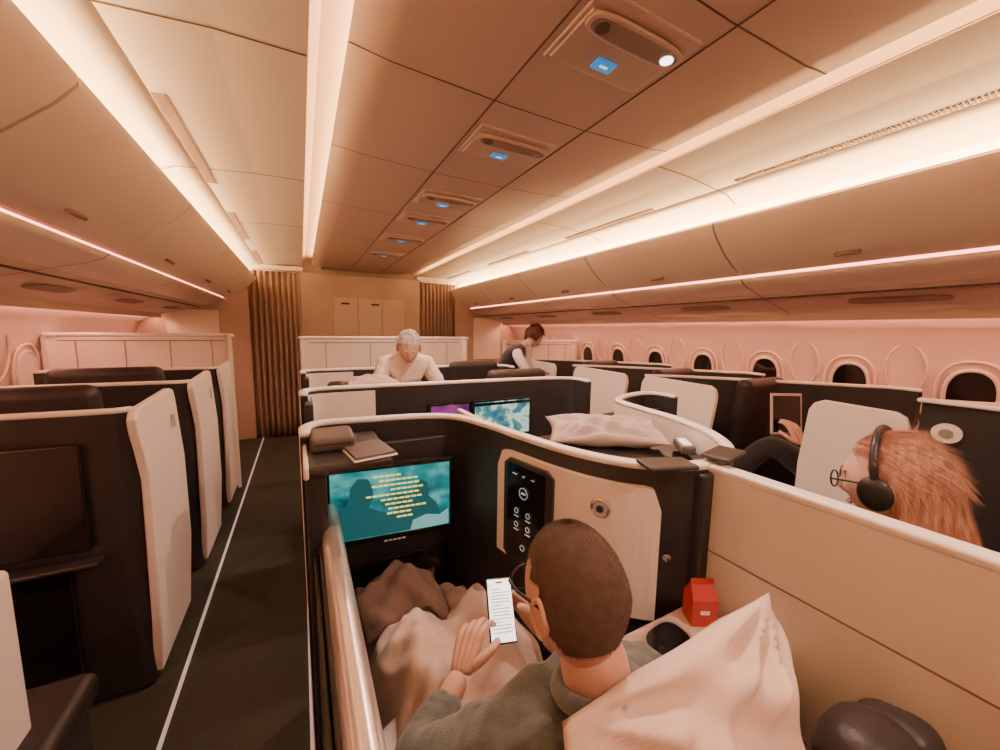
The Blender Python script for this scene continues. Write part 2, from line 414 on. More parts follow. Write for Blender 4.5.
for yy,z,r,nm_ in ((.745,1.13,.022,'lamp'),(.635,1.02,.008,'hook')):
    p,n=onpath(yy); c=Vector((p.x-n.x*.036,p.y-n.y*.036,z)); t=Vector((n.y,-n.x,0))
    ovalring(nm_+'_ring',c,t,(0,0,1),r,r,r*.35,M['chrome'],g,seg=20)
    disc(nm_+'_core',c-Vector((n.x,n.y,0))*.004,t,(0,0,1),r*.8,r*.8,.003,M['champ'],g,seg=20)
    disc(nm_+'_lens',c-Vector((n.x,n.y,0))*.008,t,(0,0,1),r*.45,r*.45,.003,M['plastic'],g,seg=20)
# shelf at aisle end
box('shelf',(.115,1.28,1.205),(.23,.34,.03),M['dark'],g,.012)
box('shelf_edge',(-.004,1.28,1.207),(.014,.36,.036),M['rim'],g,.006)
box('aisle_post',(.02,1.30,.61),(.055,.34,1.18),M['dark'],g,.01)
box('aisle_post_edge',(-.012,1.465,.62),(.012,.014,1.2),M['rim'],g,.004)
box('tv_bay',(.29,1.405,.60),(.56,.03,1.16),M['dark'],g,.004)
box('bay_foot_opening',(.29,1.386,.50),(.42,.01,.46),M['gloss'],g,.03)
TC=(.275,1.355,.975)
Rt=Matrix.Rotation(math.radians(-6),3,'Z')
tvset(g,TC,.42,.25,M['teal'],Rt)
caps=[]
rows=[(.10,-.02,.10),(.082,.02,.14),(.064,.01,.17),(.046,.05,.12),(.028,.0,.19),(.010,.03,.15),(-.008,.02,.10),(-.026,.05,.14),(-.044,.02,.09),(-.062,.04,.06)]
for z,x,wd in rows:
    n=max(2,int(wd/.02)); st=x-wd/2
    for q in range(n): caps.append(((st+(q+.5)*wd/n,-.0196,z),(wd/n*.82,.001,.006)))
boxes('captions',caps,M['cap'],g,Rt,TC)
sil=[(-.19,-.122),(-.19,-.02),(-.165,-.01),(-.15,.03),(-.145,.07),(-.12,.10),(-.085,.095),(-.07,.06),(-.07,.02),(-.085,-.01),(-.04,-.035),(.0,-.045),(.04,-.02),(.075,-.01),(.08,.045),(.10,.07),(.125,.055),(.13,.0),(.16,-.03),(.18,-.09),(.18,-.122)]
vs=[Rt@Vector((x,-.0182,z))+Vector(TC) for x,z in sil]
mesh('film_silhouette',vs,[tuple(range(len(sil)))],M['teald'],g)
hl=[(.06,-.122),(.07,-.085),(.12,-.07),(.17,-.08),(.205,-.06),(.205,-.122)]
mesh('film_foreground',[Rt@Vector((x,-.0187,z))+Vector(TC) for x,z in hl],[tuple(range(len(hl)))],M['teall'],g)
boxes('tv_legend',[((x,-.0165,-.155),(.012,.001,.005)) for x in (-.03,-.014,.002,.018,.034)],M['rim'],g,Rt,(.275,1.347,.985))
for x,y,a in ((.79,.60,-20),(1.0,.585,12)):
    box('fold_tray',(x,y,1.277),(.13,.075,.012),M['dark'],g,.006,Matrix.Rotation(math.radians(a),3,'Z'))
# centre divider
box('divider',(.95,-.05,.70),(.035,1.27,1.09),M['cream'],g,.008)
box('divider_top',(.95,-.05,ZT),(.045,1.28,.022),M['rim'],g,.008)
boxes('divider_groove',[((.9315,-.05,1.03),(.003,1.24,.003)),((.9315,-.05,.72),(.003,1.24,.003))],M['grille'],g)
box('divider_post',(.915,.59,.63),(.05,.05,1.22),M['dark'],g,.01)
# side table
box('side_table',(.775,.475,.875),(.30,.21,.025),M['tray'],g,.012)
box('side_cabinet',(.80,.45,.43),(.24,.22,.86),M['dark'],g,.01)
disc('cup_well_rim',(.725,.515,.889),(1,.1,0),(0,1,0),.062,.046,.003,M['champ'],g,pw=.7)
disc('cup_well',(.725,.515,.8925),(1,.1,0),(0,1,0),.055,.039,.002,M['gloss'],g,pw=.7)
box('outer_table_band',(.775,.583,.845),(.3,.012,.04),M['champ'],g,.004)
# aisle door with champagne rail
box('aisle_door',(.035,.48,.50),(.03,1.72,.96),M['dark'],g,.006)
box('aisle_door_skin',(.012,.48,.50),(.012,1.70,.9),M['dark'],g,.004)
rp=[Vector((.056,y)) for y in (-.38,0,.4,.8,1.2,1.27,1.295,1.305)]
o=rimsweep('door_rail',rp,.99,.056,.075,M['champ'],g,20,.85)
sb=o.modifiers.new('b','BEVEL'); sb.width=.014; sb.segments=4; sb.limit_method='ANGLE'; sb.angle_limit=.9
box('bench_left',(.30,1.12,.42),(.44,.5,.10),M['leather'],g,.03)
# right-hand seat shell of pair
box('right_aisle_door',(1.79,.9,.49),(.03,.62,.90),M['dark'],g,.008)
box('tv_bay_right',(1.53,1.41,.60),(.5,.03,1.16),M['dark'],g,.004)
tvset(g,(1.53,1.36,.975),.40,.24,M['gloss'])
seat('passenger_seat',.50,.12,0,wd=.60,hz=.90)
seat('passenger_seat',1.36,.16,0,wd=.56,hz=1.14)
# --- further centre rows : straight shells
def centre_row(y,scr):
    g=group('airline_suite')
    pa=smoothpath([(0,y-.16),(.0,y-.03),(.06,y+.03),(.2,y+.04),(.6,y+.02),(1.0,y),(1.4,y-.02),(1.62,y-.05),(1.76,y-.10),(1.80,y-.18),(1.79,y-.30)],8)
    ribbon('shell',pa,.02,ZT,.035,M['cream'],M['dark'],g)
    rimsweep('rim',pa,ZT+.004,.042,.024,M['rim'],g)
    ca=[p for p in pa if p.x<.42]
    ribbon('cream_return',ca,.05,ZT-.02,.01,M['cream'],M['cream'],g,off=-.025)
    box('divider',(.9,y-.42,.62),(.035,.72,.94),M['cream'],g,.01)
    if scr:
        tvset(g,(1.23,y-.045,.995),.43,.24,M['map'])
        boxes('map_bar',[((1.23,y-.063,1.10),(.43,.002,.02)),((1.10,y-.063,.93),(.12,.002,.05))],M['gloss'],g)
        tvset(g,(.84,y-.045,1.05),.26,.13,M['purple'])
    box('post_left',(.02,y-.10,.62),(.04,.3,1.2),M['dark'],g,.01)
    return g
centre_row(2.33,True); centre_row(3.42,False)
for y in (1.72,2.72,3.55): 
    seat('passenger_seat',1.47,y,0,wd=.5,hz=1.27 if y>2 else 1.12); seat('passenger_seat',.42,y+.1,0,wd=.5,hz=1.12)
g=group('side_console')
box('body',(1.06,1.02,.57),(.44,.5,1.14),M['dark'],g,.02)
box('top',(1.06,1.02,1.15),(.46,.52,.03),M['gloss'],g,.012)
box('controller',(1.22,.86,1.19),(.11,.05,.03),M['greybox'],g,.006,Matrix.Rotation(.9,3,'Z'))
box('controller_face',(1.22,.86,1.207),(.08,.03,.004),M['white'],g,0,Matrix.Rotation(.9,3,'Z'))
# --- tall class partitions
def tall(x0,x1,y,h):
    g=group('privacy_partition'); 
    w=x1-x0
    box('panel',((x0+x1)/2,y,h/2),(w,.05,h-.02),M['cream'],g,.02)
    pa=smoothpath([(x0,y-.10),(x0+.02,y-.02),(x0+.12,y),((x0+x1)/2,y),(x1-.12,y),(x1-.02,y-.02),(x1,y-.10)],6)
    rimsweep('cap',pa,h,.07,.035,M['rim'],g)
    ribbon('wings',pa,.02,h-.01,.03,M['cream'],M['cream'],g)
    L=[((x0+w*(i+.5)/4,y-.0275,h-.20),(.006,.004,.30)) for i in range(4)]+[(((x0+x1)/2,y-.0275,h-.05),(w*.92,.004,.008)),(((x0+x1)/2,y-.0275,h-.36),(w*.92,.004,.012))]
    boxes('joints',L,M['grille'],g)
tall(0,1.8,4.4,1.50); tall(-1.82,-.60,4.45,1.52); tall(2.42,3.6,4.5,1.46)
# --- left window suites
def left_suite(y,door=True,front=True):
    g=group('airline_suite')
    if front:
        pa=smoothpath([(-.64,y+.03),(-.70,y),(-.9,y+.01),(-1.3,y+.03),(-1.72,y+.05)],6)
        ribbon('front_shell',pa,.02,ZT-.0,.035,M['dark'],M['cream'],g,mtop=M['dark'])
        rimsweep('front_rim',pa,ZT+.004,.040,.024,M['rim'],g)
        box('tv_glass',(-1.14,y-.025,.92),(.72,.02,.44),M['gloss'],g,.012,Matrix.Rotation(-.02,3,'Z'))
        box('foot_opening',(-1.15,y-.02,.38),(.6,.02,.5),M['gloss'],g,.03)
        box('shelf',(-1.2,y-.05,.655),(.9,.07,.02),M['dark'],g,.008)
    if door:
        y0,y1=y-.02,y+.50
        out=[(y0+.03,.05),(y0+.015,.3),(y0,.55),(y0+.01,.75),(y0+.025,.95),(y0,1.08),(y0-.02,1.16),(y0-.02,ZT-.03),(y0+.005,ZT-.005),(y0+.03,ZT+.01),(y1-.05,ZT+.03),(y1-.015,ZT+.02),(y1,ZT-.02),(y1+.02,.9),(y1+.03,.45),(y1,.05)]
        vs=[];
        for dx_ in (0,.035):
            for (a,b) in out: vs.append((-.655+dx_+.03*math.sin(b*2.2),a,b))
        n=len(out); fs=[tuple(range(n)),tuple(range(n,2*n))]+[(i,(i+1)%n,n+(i+1)%n,n+i) for i in range(n)]
        o=mesh('sliding_door',vs,fs,M['cream'],g); bevel(o,.008,2)
        box('door_handle',(-.598,y1-.1,1.12),(.008,.03,.07),M['champ'],g,.003)
    return g
for k in range(3): left_suite(2.05+.93*k)
for y in (2.70,3.63): seat('passenger_seat',-1.12,y-.08,0,wd=.56,hz=1.29)
g=group('ottoman')
box('cushion',(-.95,1.42,.42),(.62,.42,.10),M['leather'],g,.04)
box('base',(-.95,1.42,.19),(.56,.38,.36),M['dark'],g,.02)
box('side_wing',(-.74,1.30,.5),(.04,.30,.9),M['cream'],g,.018)
# --- right window suites
def right_suite(y,d0,d1,zt=ZT,full=True):
    g=group('airline_suite')
    pts=[(2.46,y+1.12),(2.56,y+1.06),(2.74,y+.92),(3.2,y+.37),(3.42,y+.10),(3.50,y+.02),(3.52,y-.06),(3.50,y-.16)]
    if not full: pts=[(3.05,y+.56)]+pts[3:]
    pa=smoothpath(pts,7)
    ribbon('front_shell',pa,.02,ZT-.0,.035,M['cream'],M['dark'],g)
    rimsweep('front_rim',pa,ZT+.004,.04,.024,M['rim'],g)
    out=[(d0,.05),(d0-.01,.5),(d0+.02,.95),(d0,1.15),(d0,zt-.06),(d0+.015,zt-.02),(d0+.05,zt),(d1-.06,zt+.01),(d1-.02,zt-.01),(d1,zt-.05),(d1+.02,.9),(d1+.02,.45),(d1,.05)]
    vs=[]
    for dx_ in (0,.035):
        for (a,b) in out: vs.append((2.43+dx_-.03*math.sin(b*2.2),a,b))
    n=len(out); fs=[tuple(range(n)),tuple(range(n,2*n))]+[(i,(i+1)%n,n+(i+1)%n,n+i) for i in range(n)]
    o=mesh('sliding_door',vs,fs,M['cream'],g); bevel(o,.008,2)
    return g
right_suite(1.0,1.50,2.12); right_suite(1.93,2.28,2.98); right_suite(2.86,3.3,3.9)
g=right_suite(.07,.60,.985,full=False)
box('wing_panel',(2.46,.28,.70),(.04,.60,1.24),M['dark'],g,.015)
box('wing_rim',(2.44,.28,1.32),(.05,.62,.02),M['rim'],g,.008)
disc('wing_lamp',(2.433,.49,1.19),(0,1,0),(0,0,1),.045,.042,-.012,M['rim'],g)
disc('wing_lamp_core',(2.42,.49,1.19),(0,1,0),(0,0,1),.022,.02,-.004,M['champ'],g)
for y in (1.75,2.5,3.45): seat('passenger_seat',3.0,y,0,wd=.5,hz=1.24)
# ---------------------------------------------------------------- loose things
g=group('headphone_case'); box('body',(.075,1.30,1.245),(.13,.15,.05),M['greybox'],g,.018)
box('lid_line',(.075,1.224,1.248),(.11,.002,.003),M['plastic'],g)
g=group('menu_booklet'); box('cover',(.17,1.19,1.229),(.12,.15,.010),M['greybox'],g,.003,Matrix.Rotation(.15,3,'Z')); box('edge',(.17,1.19,1.222),(.13,.16,.006),M['rim'],g,.002,Matrix.Rotation(.15,3,'Z'))
g=group('red_snack_box')
bx,by=.852,.525; hw=.031
vs=[(bx-hw,by-.024,.888),(bx+hw,by-.024,.888),(bx+hw,by+.024,.888),(bx-hw,by+.024,.888),(bx-hw,by-.024,.955),(bx+hw,by-.024,.955),(bx+hw,by+.024,.955),(bx-hw,by+.024,.955),(bx-hw*.9,by-.003,.985),(bx+hw*.9,by-.003,.985),(bx-hw*.9,by+.003,.985),(bx+hw*.9,by+.003,.985),(bx-hw*.9,by-.001,1.0),(bx+hw*.9,by-.001,1.0)]
R_=Matrix.Rotation(-.5,3,'Z'); cc=Vector((bx,by,0)); vs=[R_@(Vector(v)-cc)+cc for v in vs]
fs=[(0,3,2,1),(0,1,5,4),(1,2,6,5),(2,3,7,6),(3,0,4,7),(4,5,9,8),(6,7,10,11),(5,6,11,9),(7,4,8,10),(8,9,13,12),(10,11,13,12),(8,12,10),(9,13,11)]
mesh('carton',vs,fs,M['red'],g)
dv=R_@Vector((0,-.0245,0))
box('logo',cc+dv+Vector((0,0,.925)),(.022,.001,.010),M['rim'],g,0,R_)
def cushion(name,A,B,C,Dd,puff,m,n=30,wr=.006,pull=.10):
    A,B,C,Dd=map(Vector,(A,B,C,Dd)); g=group(name)
    nrm=((B-A).cross(Dd-A)).normalized(); vs=[];fs=[]
    for s in (1,-1):
        for i in range(n+1):
            for j in range(n+1):
                u,v=i/n,j/n
                uu=.5+(u-.5)*(1-pull*math.sin(math.pi*v)); vv=.5+(v-.5)*(1-pull*math.sin(math.pi*u))
                p=A*(1-uu)*(1-vv)+B*uu*(1-vv)+C*uu*vv+Dd*(1-uu)*vv
                ss=math.sin(math.pi*u)*math.sin(math.pi*v)
                h=ss**.5*puff
                h+=wr*math.sin(u*17+v*9)*ss+wr*.8*math.sin(v*23-u*11)*ss+wr*1.6*math.sin((u+v)*14+3*u)*ss
                for cu,cv in ((0,0),(1,0),(0,1),(1,1)):
                    dd=math.hypot(u-cu,v-cv); an=math.atan2(abs(v-cv),abs(u-cu)+1e-6)
                    h+=wr*1.3*math.sin(an*14)*math.exp(-((dd-.28)/.16)**2)
                vs.append(p+nrm*h*s)
    K=(n+1)**2
    for s in (0,1):
        for i in range(n):
            for j in range(n):
                a=s*K+i*(n+1)+j; fs.append((a,a+1,a+n+2,a+n+1))
    o=mesh('cover',vs,fs,m,g,smooth=True)
    bm=bmesh.new(); bm.from_mesh(o.data); bmesh.ops.remove_doubles(bm,verts=bm.verts,dist=.0008); bmesh.ops.recalc_face_normals(bm,faces=bm.faces); bm.to_mesh(o.data); bm.free()
    return g
cushion('pillow',(.775,.345,1.108),(.60,.18,.87),(.20,.13,.85),(.27,.330,1.112),.045,M['pillow'],pull=-.02,wr=.014,n=44)
cushion('pillow',(.80,1.12,1.19),(1.20,.88,1.19),(1.30,1.07,1.235),(.92,1.32,1.235),.045,M['pillow2'],wr=.009)
cushion('pillow',(.25,2.55,1.22),(.62,2.6,1.22),(.6,2.9,1.22),(.22,2.85,1.22),.06,M['pillow2'])
g=group('seat_headrest')
box('pad',(.735,.17,.945),(.15,.12,.15),M['leather'],g,.055,Matrix.Rotation(-.3,3,'X'),6)
box('wing',(.85,.17,.92),(.09,.11,.11),M['leather'],g,.035,Matrix.Rotation(-.3,3,'X'),6)
# blanket over legs
def blanket(name,x0,x1,y0,y1,hf,m,nx=60,ny=80):
    g=group(name); vs=[];fs=[]
    for j in range(ny+1):
        for i in range(nx+1):
            u,v=i/nx,j/ny; x=x0+(x1-x0)*u; y=y0+(y1-y0)*v
            z=hf(x,y,u,v)
            z+=.012*math.sin(x*38+y*14+2*math.sin(y*9))+.009*math.sin(y*46-x*31+1.5*math.sin(x*13))+.005*math.sin(x*90+y*50)
            vs.append((x+.01*math.sin(y*25),y+.012*math.sin(x*30),z))
    for j in range(ny):
        for i in range(nx): a=j*(nx+1)+i; fs.append((a,a+1,a+nx+2,a+nx+1))
    o=mesh('cloth',vs,fs,m,g,smooth=True); s=o.modifiers.new('s','SOLIDIFY'); s.thickness=.012
    return g
def hf(x,y,u,v):
    ridge=.10*math.exp(-((x-.24)/.085)**2)+.10*math.exp(-((x-.45)/.085)**2)
    knee=math.exp(-((y-.86)/.22)**2)
    base=.62+.03*math.exp(-((y-.55)/.2)**2)
    edge=min(1,min(u,1-u)/.12)
    return base*(.80+.20*edge)+(ridge*(.55+knee)+.05*knee)*edge-(.10*max(0,(y-1.05)/.3))
blanket('blanket',.09,.60,.52,1.33,hf,M['blanket'])
blanket('throw_blanket',.12,.40,1.08,1.34,lambda x,y,u,v:.72+.05*math.sin(math.pi*u)-.06*(1-math.sin(math.pi*v)),M['throw'],20,20)
blanket('bed_sheet',.10,.26,.42,.80,lambda x,y,u,v:.68+.03*math.sin(math.pi*u),M['sheet'],16,20)
# ---------------------------------------------------------------- people
def skin_mesh(name,verts,edges,m,parent,roots=(0,),sub=2,wrinkle=0):
    me=D.meshes.new(name); me.from_pydata([v[0] for v in verts],edges,[])
    o=link(D.objects.new(name,me),parent)
    md=o.modifiers.new('skin','SKIN'); md.use_smooth_shade=True
    sv=me.skin_vertices[0].data
    for i,v in enumerate(verts):
        r=v[1]; sv[i].radius=(r,r) if not isinstance(r,tuple) else r
        sv[i].use_root=(i in roots)
    s=o.modifiers.new('sub','SUBSURF'); s.levels=sub; s.render_levels=sub
    if wrinkle:
        s.levels=s.render_levels=4
        t=D.textures.new(name+'_folds','CLOUDS'); t.noise_scale=.06
        d=o.modifiers.new('folds','DISPLACE'); d.texture=t; d.strength=wrinkle; d.mid_level=.5; d.texture_coords='LOCAL'
    me.materials.append(m)
    return o
def hand(name,parent,W,d,n,thumb,curl,m,sc=1.0,spread=0):
    W=Vector(W); d=Vector(d).normalized(); n=Vector(n); n=(n-d*n.dot(d)).normalized(); s=d.cross(n).normalized()*thumb
    V=[];E=[];roots=[]
    offs=[.027,.009,-.009,-.026]; lens=[.070,.078,.073,.057]
    for i in range(4):
        b=len(V); roots.append(b)
        c=curl[i] if isinstance(curl,(list,tuple)) else curl
        V.append((W+s*offs[i]*.55*sc,.0125*sc)); V.append((W+d*.045*sc+s*offs[i]*.85*sc,.0125*sc)); 
        p=W+d*(.086-.004*abs(i-1))*sc+s*offs[i]*sc; V.append((p,.0105*sc))
        E+=[(b,b+1),(b+1,b+2)]
        ang=0; 
        for q,fr in enumerate((.45,.31,.24)):
            ang+=c*(1.0 if q else .7)
            p=p+(d*math.cos(ang)+n*math.sin(ang)+s*spread*(1.5-i)*.1).normalized()*lens[i]*fr*1.05*sc
            V.append((p,(.0090,.0083,.0072)[q]*sc)); E.append((b+2+q,b+3+q))
    b=len(V); roots.append(b)
    p=W+d*.012*sc+s*.016*sc; V.append((p,.014*sc))
    p=p+(d*.6+s*.55+n*.2).normalized()*.042*sc; V.append((p,.0120*sc))
    p=p+(d*.8+s*.3+n*.45).normalized()*.032*sc; V.append((p,.0098*sc))
    p=p+(d*.75+s*-.05+n*.6).normalized()*.026*sc; V.append((p,.0080*sc))
    E+=[(b,b+1),(b+1,b+2),(b+2,b+3)]
    return skin_mesh(name,V,E,m,parent,roots)
def headshape(x,y,z):
    t=max(0,-z); 
    nar=.30 if y>0 else .30-.17*min(1,-y*2)
    X=x*.079*(1-nar*t**1.3); Yv=y*.096; Z=z*.118
    if y<0: Yv*=(1-.26*t); X*=1+.05*(1-abs(z))
    else: Yv*=(1-.06*t)
    g=lambda a,b,c,sa,sc_: math.exp(-((x-a)/sa)**2-((z-c)/sc_)**2)
    if y>0:
        Yv+=.022*g(0,0,-.20,.13,.13)+.010*g(0,0,-.02,.10,.2)   # nose
        Yv-=.008*(g(.36,0,.06,.17,.12)+g(-.36,0,.06,.17,.12))  # eye sockets
        Yv+=.005*g(0,0,.22,.5,.12)                              # brow
        Yv+=.006*g(0,0,-.52,.25,.09)                            # lips
        Yv+=.008*g(0,0,-.85,.3,.15)                             # chin
    return Vector((X,Yv,Z))
def head(parent,loc,yaw,pitch,skin,hair,style,s=1.0,roll=0):
    R=(Matrix.Rotation(yaw,3,'Z')@Matrix.Rotation(pitch,3,'X')@Matrix.Rotation(roll,3,'Y')); L=Vector(loc)
    T=lambda p: R@(Vector(p)*s)+L
    A,Bn=72,48
    def sph(fn,keep=None):
        vs=[];fs=[]
        for j in range(Bn+1):
            th=math.pi*j/Bn
            for i in range(A):
                ph=2*math.pi*i/A; d=(math.sin(th)*math.cos(ph),math.sin(th)*math.sin(ph),math.cos(th)); vs.append((d,T(fn(*d))))
        for j in range(Bn):
            for i in range(A):
                q=(j*A+i,j*A+(i+1)%A,(j+1)*A+(i+1)%A,(j+1)*A+i)
                if keep is None or all(keep(*vs[k][0]) for k in q): fs.append(q)
        return [v[1] for v in vs],fs
    v,f=sph(headshape); o=mesh('head',v,f,skin,parent,smooth=True)
    def finish(o,th=0,sub=1):
        bm=bmesh.new(); bm.from_mesh(o.data); bmesh.ops.remove_doubles(bm,verts=bm.verts,dist=.0005)
        lo=[w for w in bm.verts if not w.link_faces]; bmesh.ops.delete(bm,geom=lo,context='VERTS')
        bmesh.ops.recalc_face_normals(bm,faces=bm.faces); bm.to_mesh(o.data); bm.free()
        if th: q=o.modifiers.new('s','SOLIDIFY'); q.thickness=th; q.offset=-1
        if sub: q=o.modifiers.new('ss','SUBSURF'); q.levels=1; q.render_levels=1
    finish(o)
    if style=='buzz':
        def hfn(x,y,z):
            p=headshape(x,y,z); k=1.030-.028*max(0,-z)/.6
            return p*k
        keep=lambda x,y,z: (z>-.60 and y<-.30) or (z>-.60+1.6*(y+.30) and y<.0 and z>-.6) or (z>.30 and y<.30) or (z>.52 and y<.62)
        v,f=sph(hfn,keep)
    elif style=='volume':
        def hfn(x,y,z):
            p=headshape(x,y,z); return p*(1.12+.03*math.sin(x*14+z*9)+.025*math.sin(y*17+x*6))+Vector((0,-.004,.006*max(0,z)))
        keep=lambda x,y,z: (z>-.35 and y<-.1) or (z>.05 and y<.2) or (z>.55 and y<.75)
        v,f=sph(hfn,keep)
    elif style=='long':
        def hfn(x,y,z):
            ph=math.atan2(x,y); k=1+.012*math.sin(ph*18+z*2)+.006*math.sin(ph*37+z*4)
            if z>0: 
                p=headshape(x,y,z)*1.10
                return Vector((p.x*k*(1+.06*(1-z)),p.y*k-.004,p.z))
            t=-z
            q=Vector((x*.0925*(1+.22*t)*k,y*.1065*(1+.10*t)*k-.004-.055*t,-.30*t**.85))
            return q
        keep=lambda x,y,z: (z>.62 and y<.70) or (z>.30 and y<.36) or (y<.02+.5*max(0,z) and z>-.985)
        v,f=sph(hfn,keep)
    else:
        def hfn(x,y,z):
            p=headshape(x,y,z); return p*(1.15+.03*math.sin(x*9+z*7))
        keep=lambda x,y,z: (z>-.5 and y<-.05) or (z>.0 and y<.25) or (z>.45 and y<.8)
        v,f=sph(hfn,keep)
    o=mesh('hair',v,f,hair,parent,smooth=True); finish(o,.004)
    # individual hairs growing from the scalp
    N,ln,wd,up_,jit={'buzz':(22000,.0060,.0007,.45,.15),'volume':(3500,.030,.003,.6,.25),'full':(2500,.030,.003,.5,.25),'long':(7000,.085,.0014,.03,.05)}[style]
    hv=[];hf_=[]
    for _ in range(N):
        q=random.choice(f); a,b,c,d4=(Vector(v[k]) for k in q)
        r1,r2=random.random(),random.random()
        p=a*(1-r1)*(1-r2)+b*r1*(1-r2)+c*r1*r2+d4*(1-r1)*r2
        nn=(c-a).cross(d4-b)
        if nn.length<1e-9: continue
        nn.normalize()
        if nn.dot(p-L)<0: nn=-nn
        lp=(R.transposed()@(p-L))/s
        if style=='long' and lp.z<-.20: continue
        down=R@Vector((0,-.25 if lp.z<.03 or style!='long' else -1.2,-1)); down=down-nn*down.dot(nn)
        if down.length<1e-6: continue
        dr=(nn*up_+down.normalized()*(1-up_*.4)+Vector((random.uniform(-jit,jit) for _ in range(3)))).normalized()
        sd=dr.cross(nn if style=='long' else Vector((random.random()-.5,random.random()-.5,random.random()-.5))).normalized()*wd
        k=len(hv); l=ln*random.uniform(.6,1.1)*s; p=p-nn*.001 if style!='long' else p+nn*.0015
        hv+=[p-sd*.5,p+sd*.5,p+dr*l]; hf_.append((k,k+1,k+2))
    me=D.meshes.new('hair_strands'); me.from_pydata([tuple(x) for x in hv],[],hf_); me.materials.append(hair)
    link(D.objects.new('hair_strands',me),parent)
    for sx in (1,-1):
        if style!='long':
            c=Vector((sx*.082,-.010,-.006))
            Re=R@Matrix.Rotation(sx*-.25,3,'Z')
            ellipsoid('ear',T(c),.007*s,.017*s,.030*s,skin,parent,Re)
            pts=[T(c+Vector((sx*(.005+.003*abs(math.cos(a))),.016*math.cos(a)-.004,.029*math.sin(a)+.001))) for a in [math.radians(-60+30*k) for k in range(-1,9)]]
            tube('ear_rim',pts,.0038*s,skin,parent,res=3)
        for nm,r,m,dy in (('eye',.0115,M['eye'],0),('iris',.0055,M['iris'],.0075)):
            ellipsoid(nm,T((sx*.028,.074+dy,.008)),r*s,r*s,r*s,m,parent)
        tube('eyebrow',[T((sx*.014,.092,.027)),T((sx*.028,.090,.032)),T((sx*.044,.080,.028))],.003*s,hair,parent,res=2)
    tube('mouth',[T((-.020,.083,-.060)),T((-.008,.092,-.059)),T((.008,.092,-.059)),T((.020,.083,-.060))],.004*s,M['lip'],parent,res=2)
    return T
V=Vector
# ---- man with phone
g=group('seated_man')
B=[((.43,.40,.56),.13),((.43,.40,.72),.13),((.41,.40,.86),.125),((.40,.40,.965),.095),((.39,.395,1.02),.062),
   ((.262,.425,.965),.080),((.135,.55,.850),.060),((.238,.645,.862),.040),
   ((.525,.425,.945),.078),((.62,.55,.80),.058),((.55,.655,.815),.040),
   ((.35,.45,.56),.095),((.26,.84,.66),.07),((.26,1.2,.50),.05),
   ((.52,.45,.56),.095),((.44,.84,.66),.07),((.42,1.2,.50),.05)]
E=[(0,1),(1,2),(2,3),(3,4),(3,5),(5,6),(6,7),(3,8),(8,9),(9,10),(0,11),(11,12),(12,13),(0,14),(14,15),(15,16)]
skin_mesh('sweatshirt_body',B,E,M['sweat'],g,wrinkle=.022)
skin_mesh('neck',[((.40,.385,1.00),.058),((.39,.40,1.07),.058),((.383,.415,1.13),.056)],[(0,1),(1,2)],M['skin'],g)
ovalring('collar',(.393,.395,1.048),(1,.1,-.1),(-.05,1,-.35),.066,.064,.014,M['sweat'],g)
HT=head(g,(.374,.437,1.180),math.radians(4),math.radians(-14),M['skin'],M['buzz'],'buzz',.94)
tube('glasses_temple',[HT((-.086,-.02,.012)),HT((-.085,.05,.016)),HT((-.070,.098,.014))],.0028,M['plastic'],g)
tube('glasses_temple_r',[HT((.086,-.02,.012)),HT((.085,.05,.016)),HT((.070,.098,.014))],.0028,M['plastic'],g)
for sx in (1,-1): ovalring('lens_frame',HT((sx*.034,.106,.006)),HT((1,0,0))-HT((0,0,0)),HT((0,0,1))-HT((0,0,0)),.026,.020,.0022,M['plastic'],g,seg=18)
skin_mesh('left_wrist',[((.215,.628,.858),.026),((.245,.650,.866),.026),((.272,.670,.876),.024)],[(0,1),(1,2)],M['skin'],g)
skin_mesh('right_wrist',[((.55,.655,.815),.029),((.525,.685,.835),.026),((.503,.70,.852),.023)],[(0,1),(1,2)],M['skin'],g)
hand('left_hand',g,(.268,.667,.873),(.42,.46,.36),(.70,.45,-.25),-1,[.72,.76,.80,.84],M['skin'],.98,.6)
hand('right_hand',g,(.503,.70,.850),(-.30,.65,.55),(-1,.05,.1),1,.6,M['skin'])
# phone
g=group('smartphone'); pc=V((.400,.735,.928)); n=(V((.37,.40,1.22))-pc).normalized(); xx=V((1,-.05,0)); xx=(xx-n*xx.dot(n)).normalized(); up=n.cross(xx)
if up.z<0: up=-up
x2=(xx-.17*up).normalized(); up=(up+.17*xx).normalized(); xx=x2
Rp=Matrix((xx,-n,up)).transposed()
box('body',pc,(.066,.008,.138),M['plastic'],g,.003,Rp)
box('screen',pc+n*.0045,(.060,.001,.130),M['phone_scr'],g,0,Rp)
tl=[]
for i in range(14):
    wd_=.046 if i%5 else .025
    tl.append(((-.024+wd_/2,-.0056,.043-.0068*i),(wd_,.0006,.0020)))
boxes('text',tl,M['ink'],g,Rp,pc)
box('island',pc+n*.0055+up*.058,(.016,.0006,.004),M['plastic'],g,0,Rp)
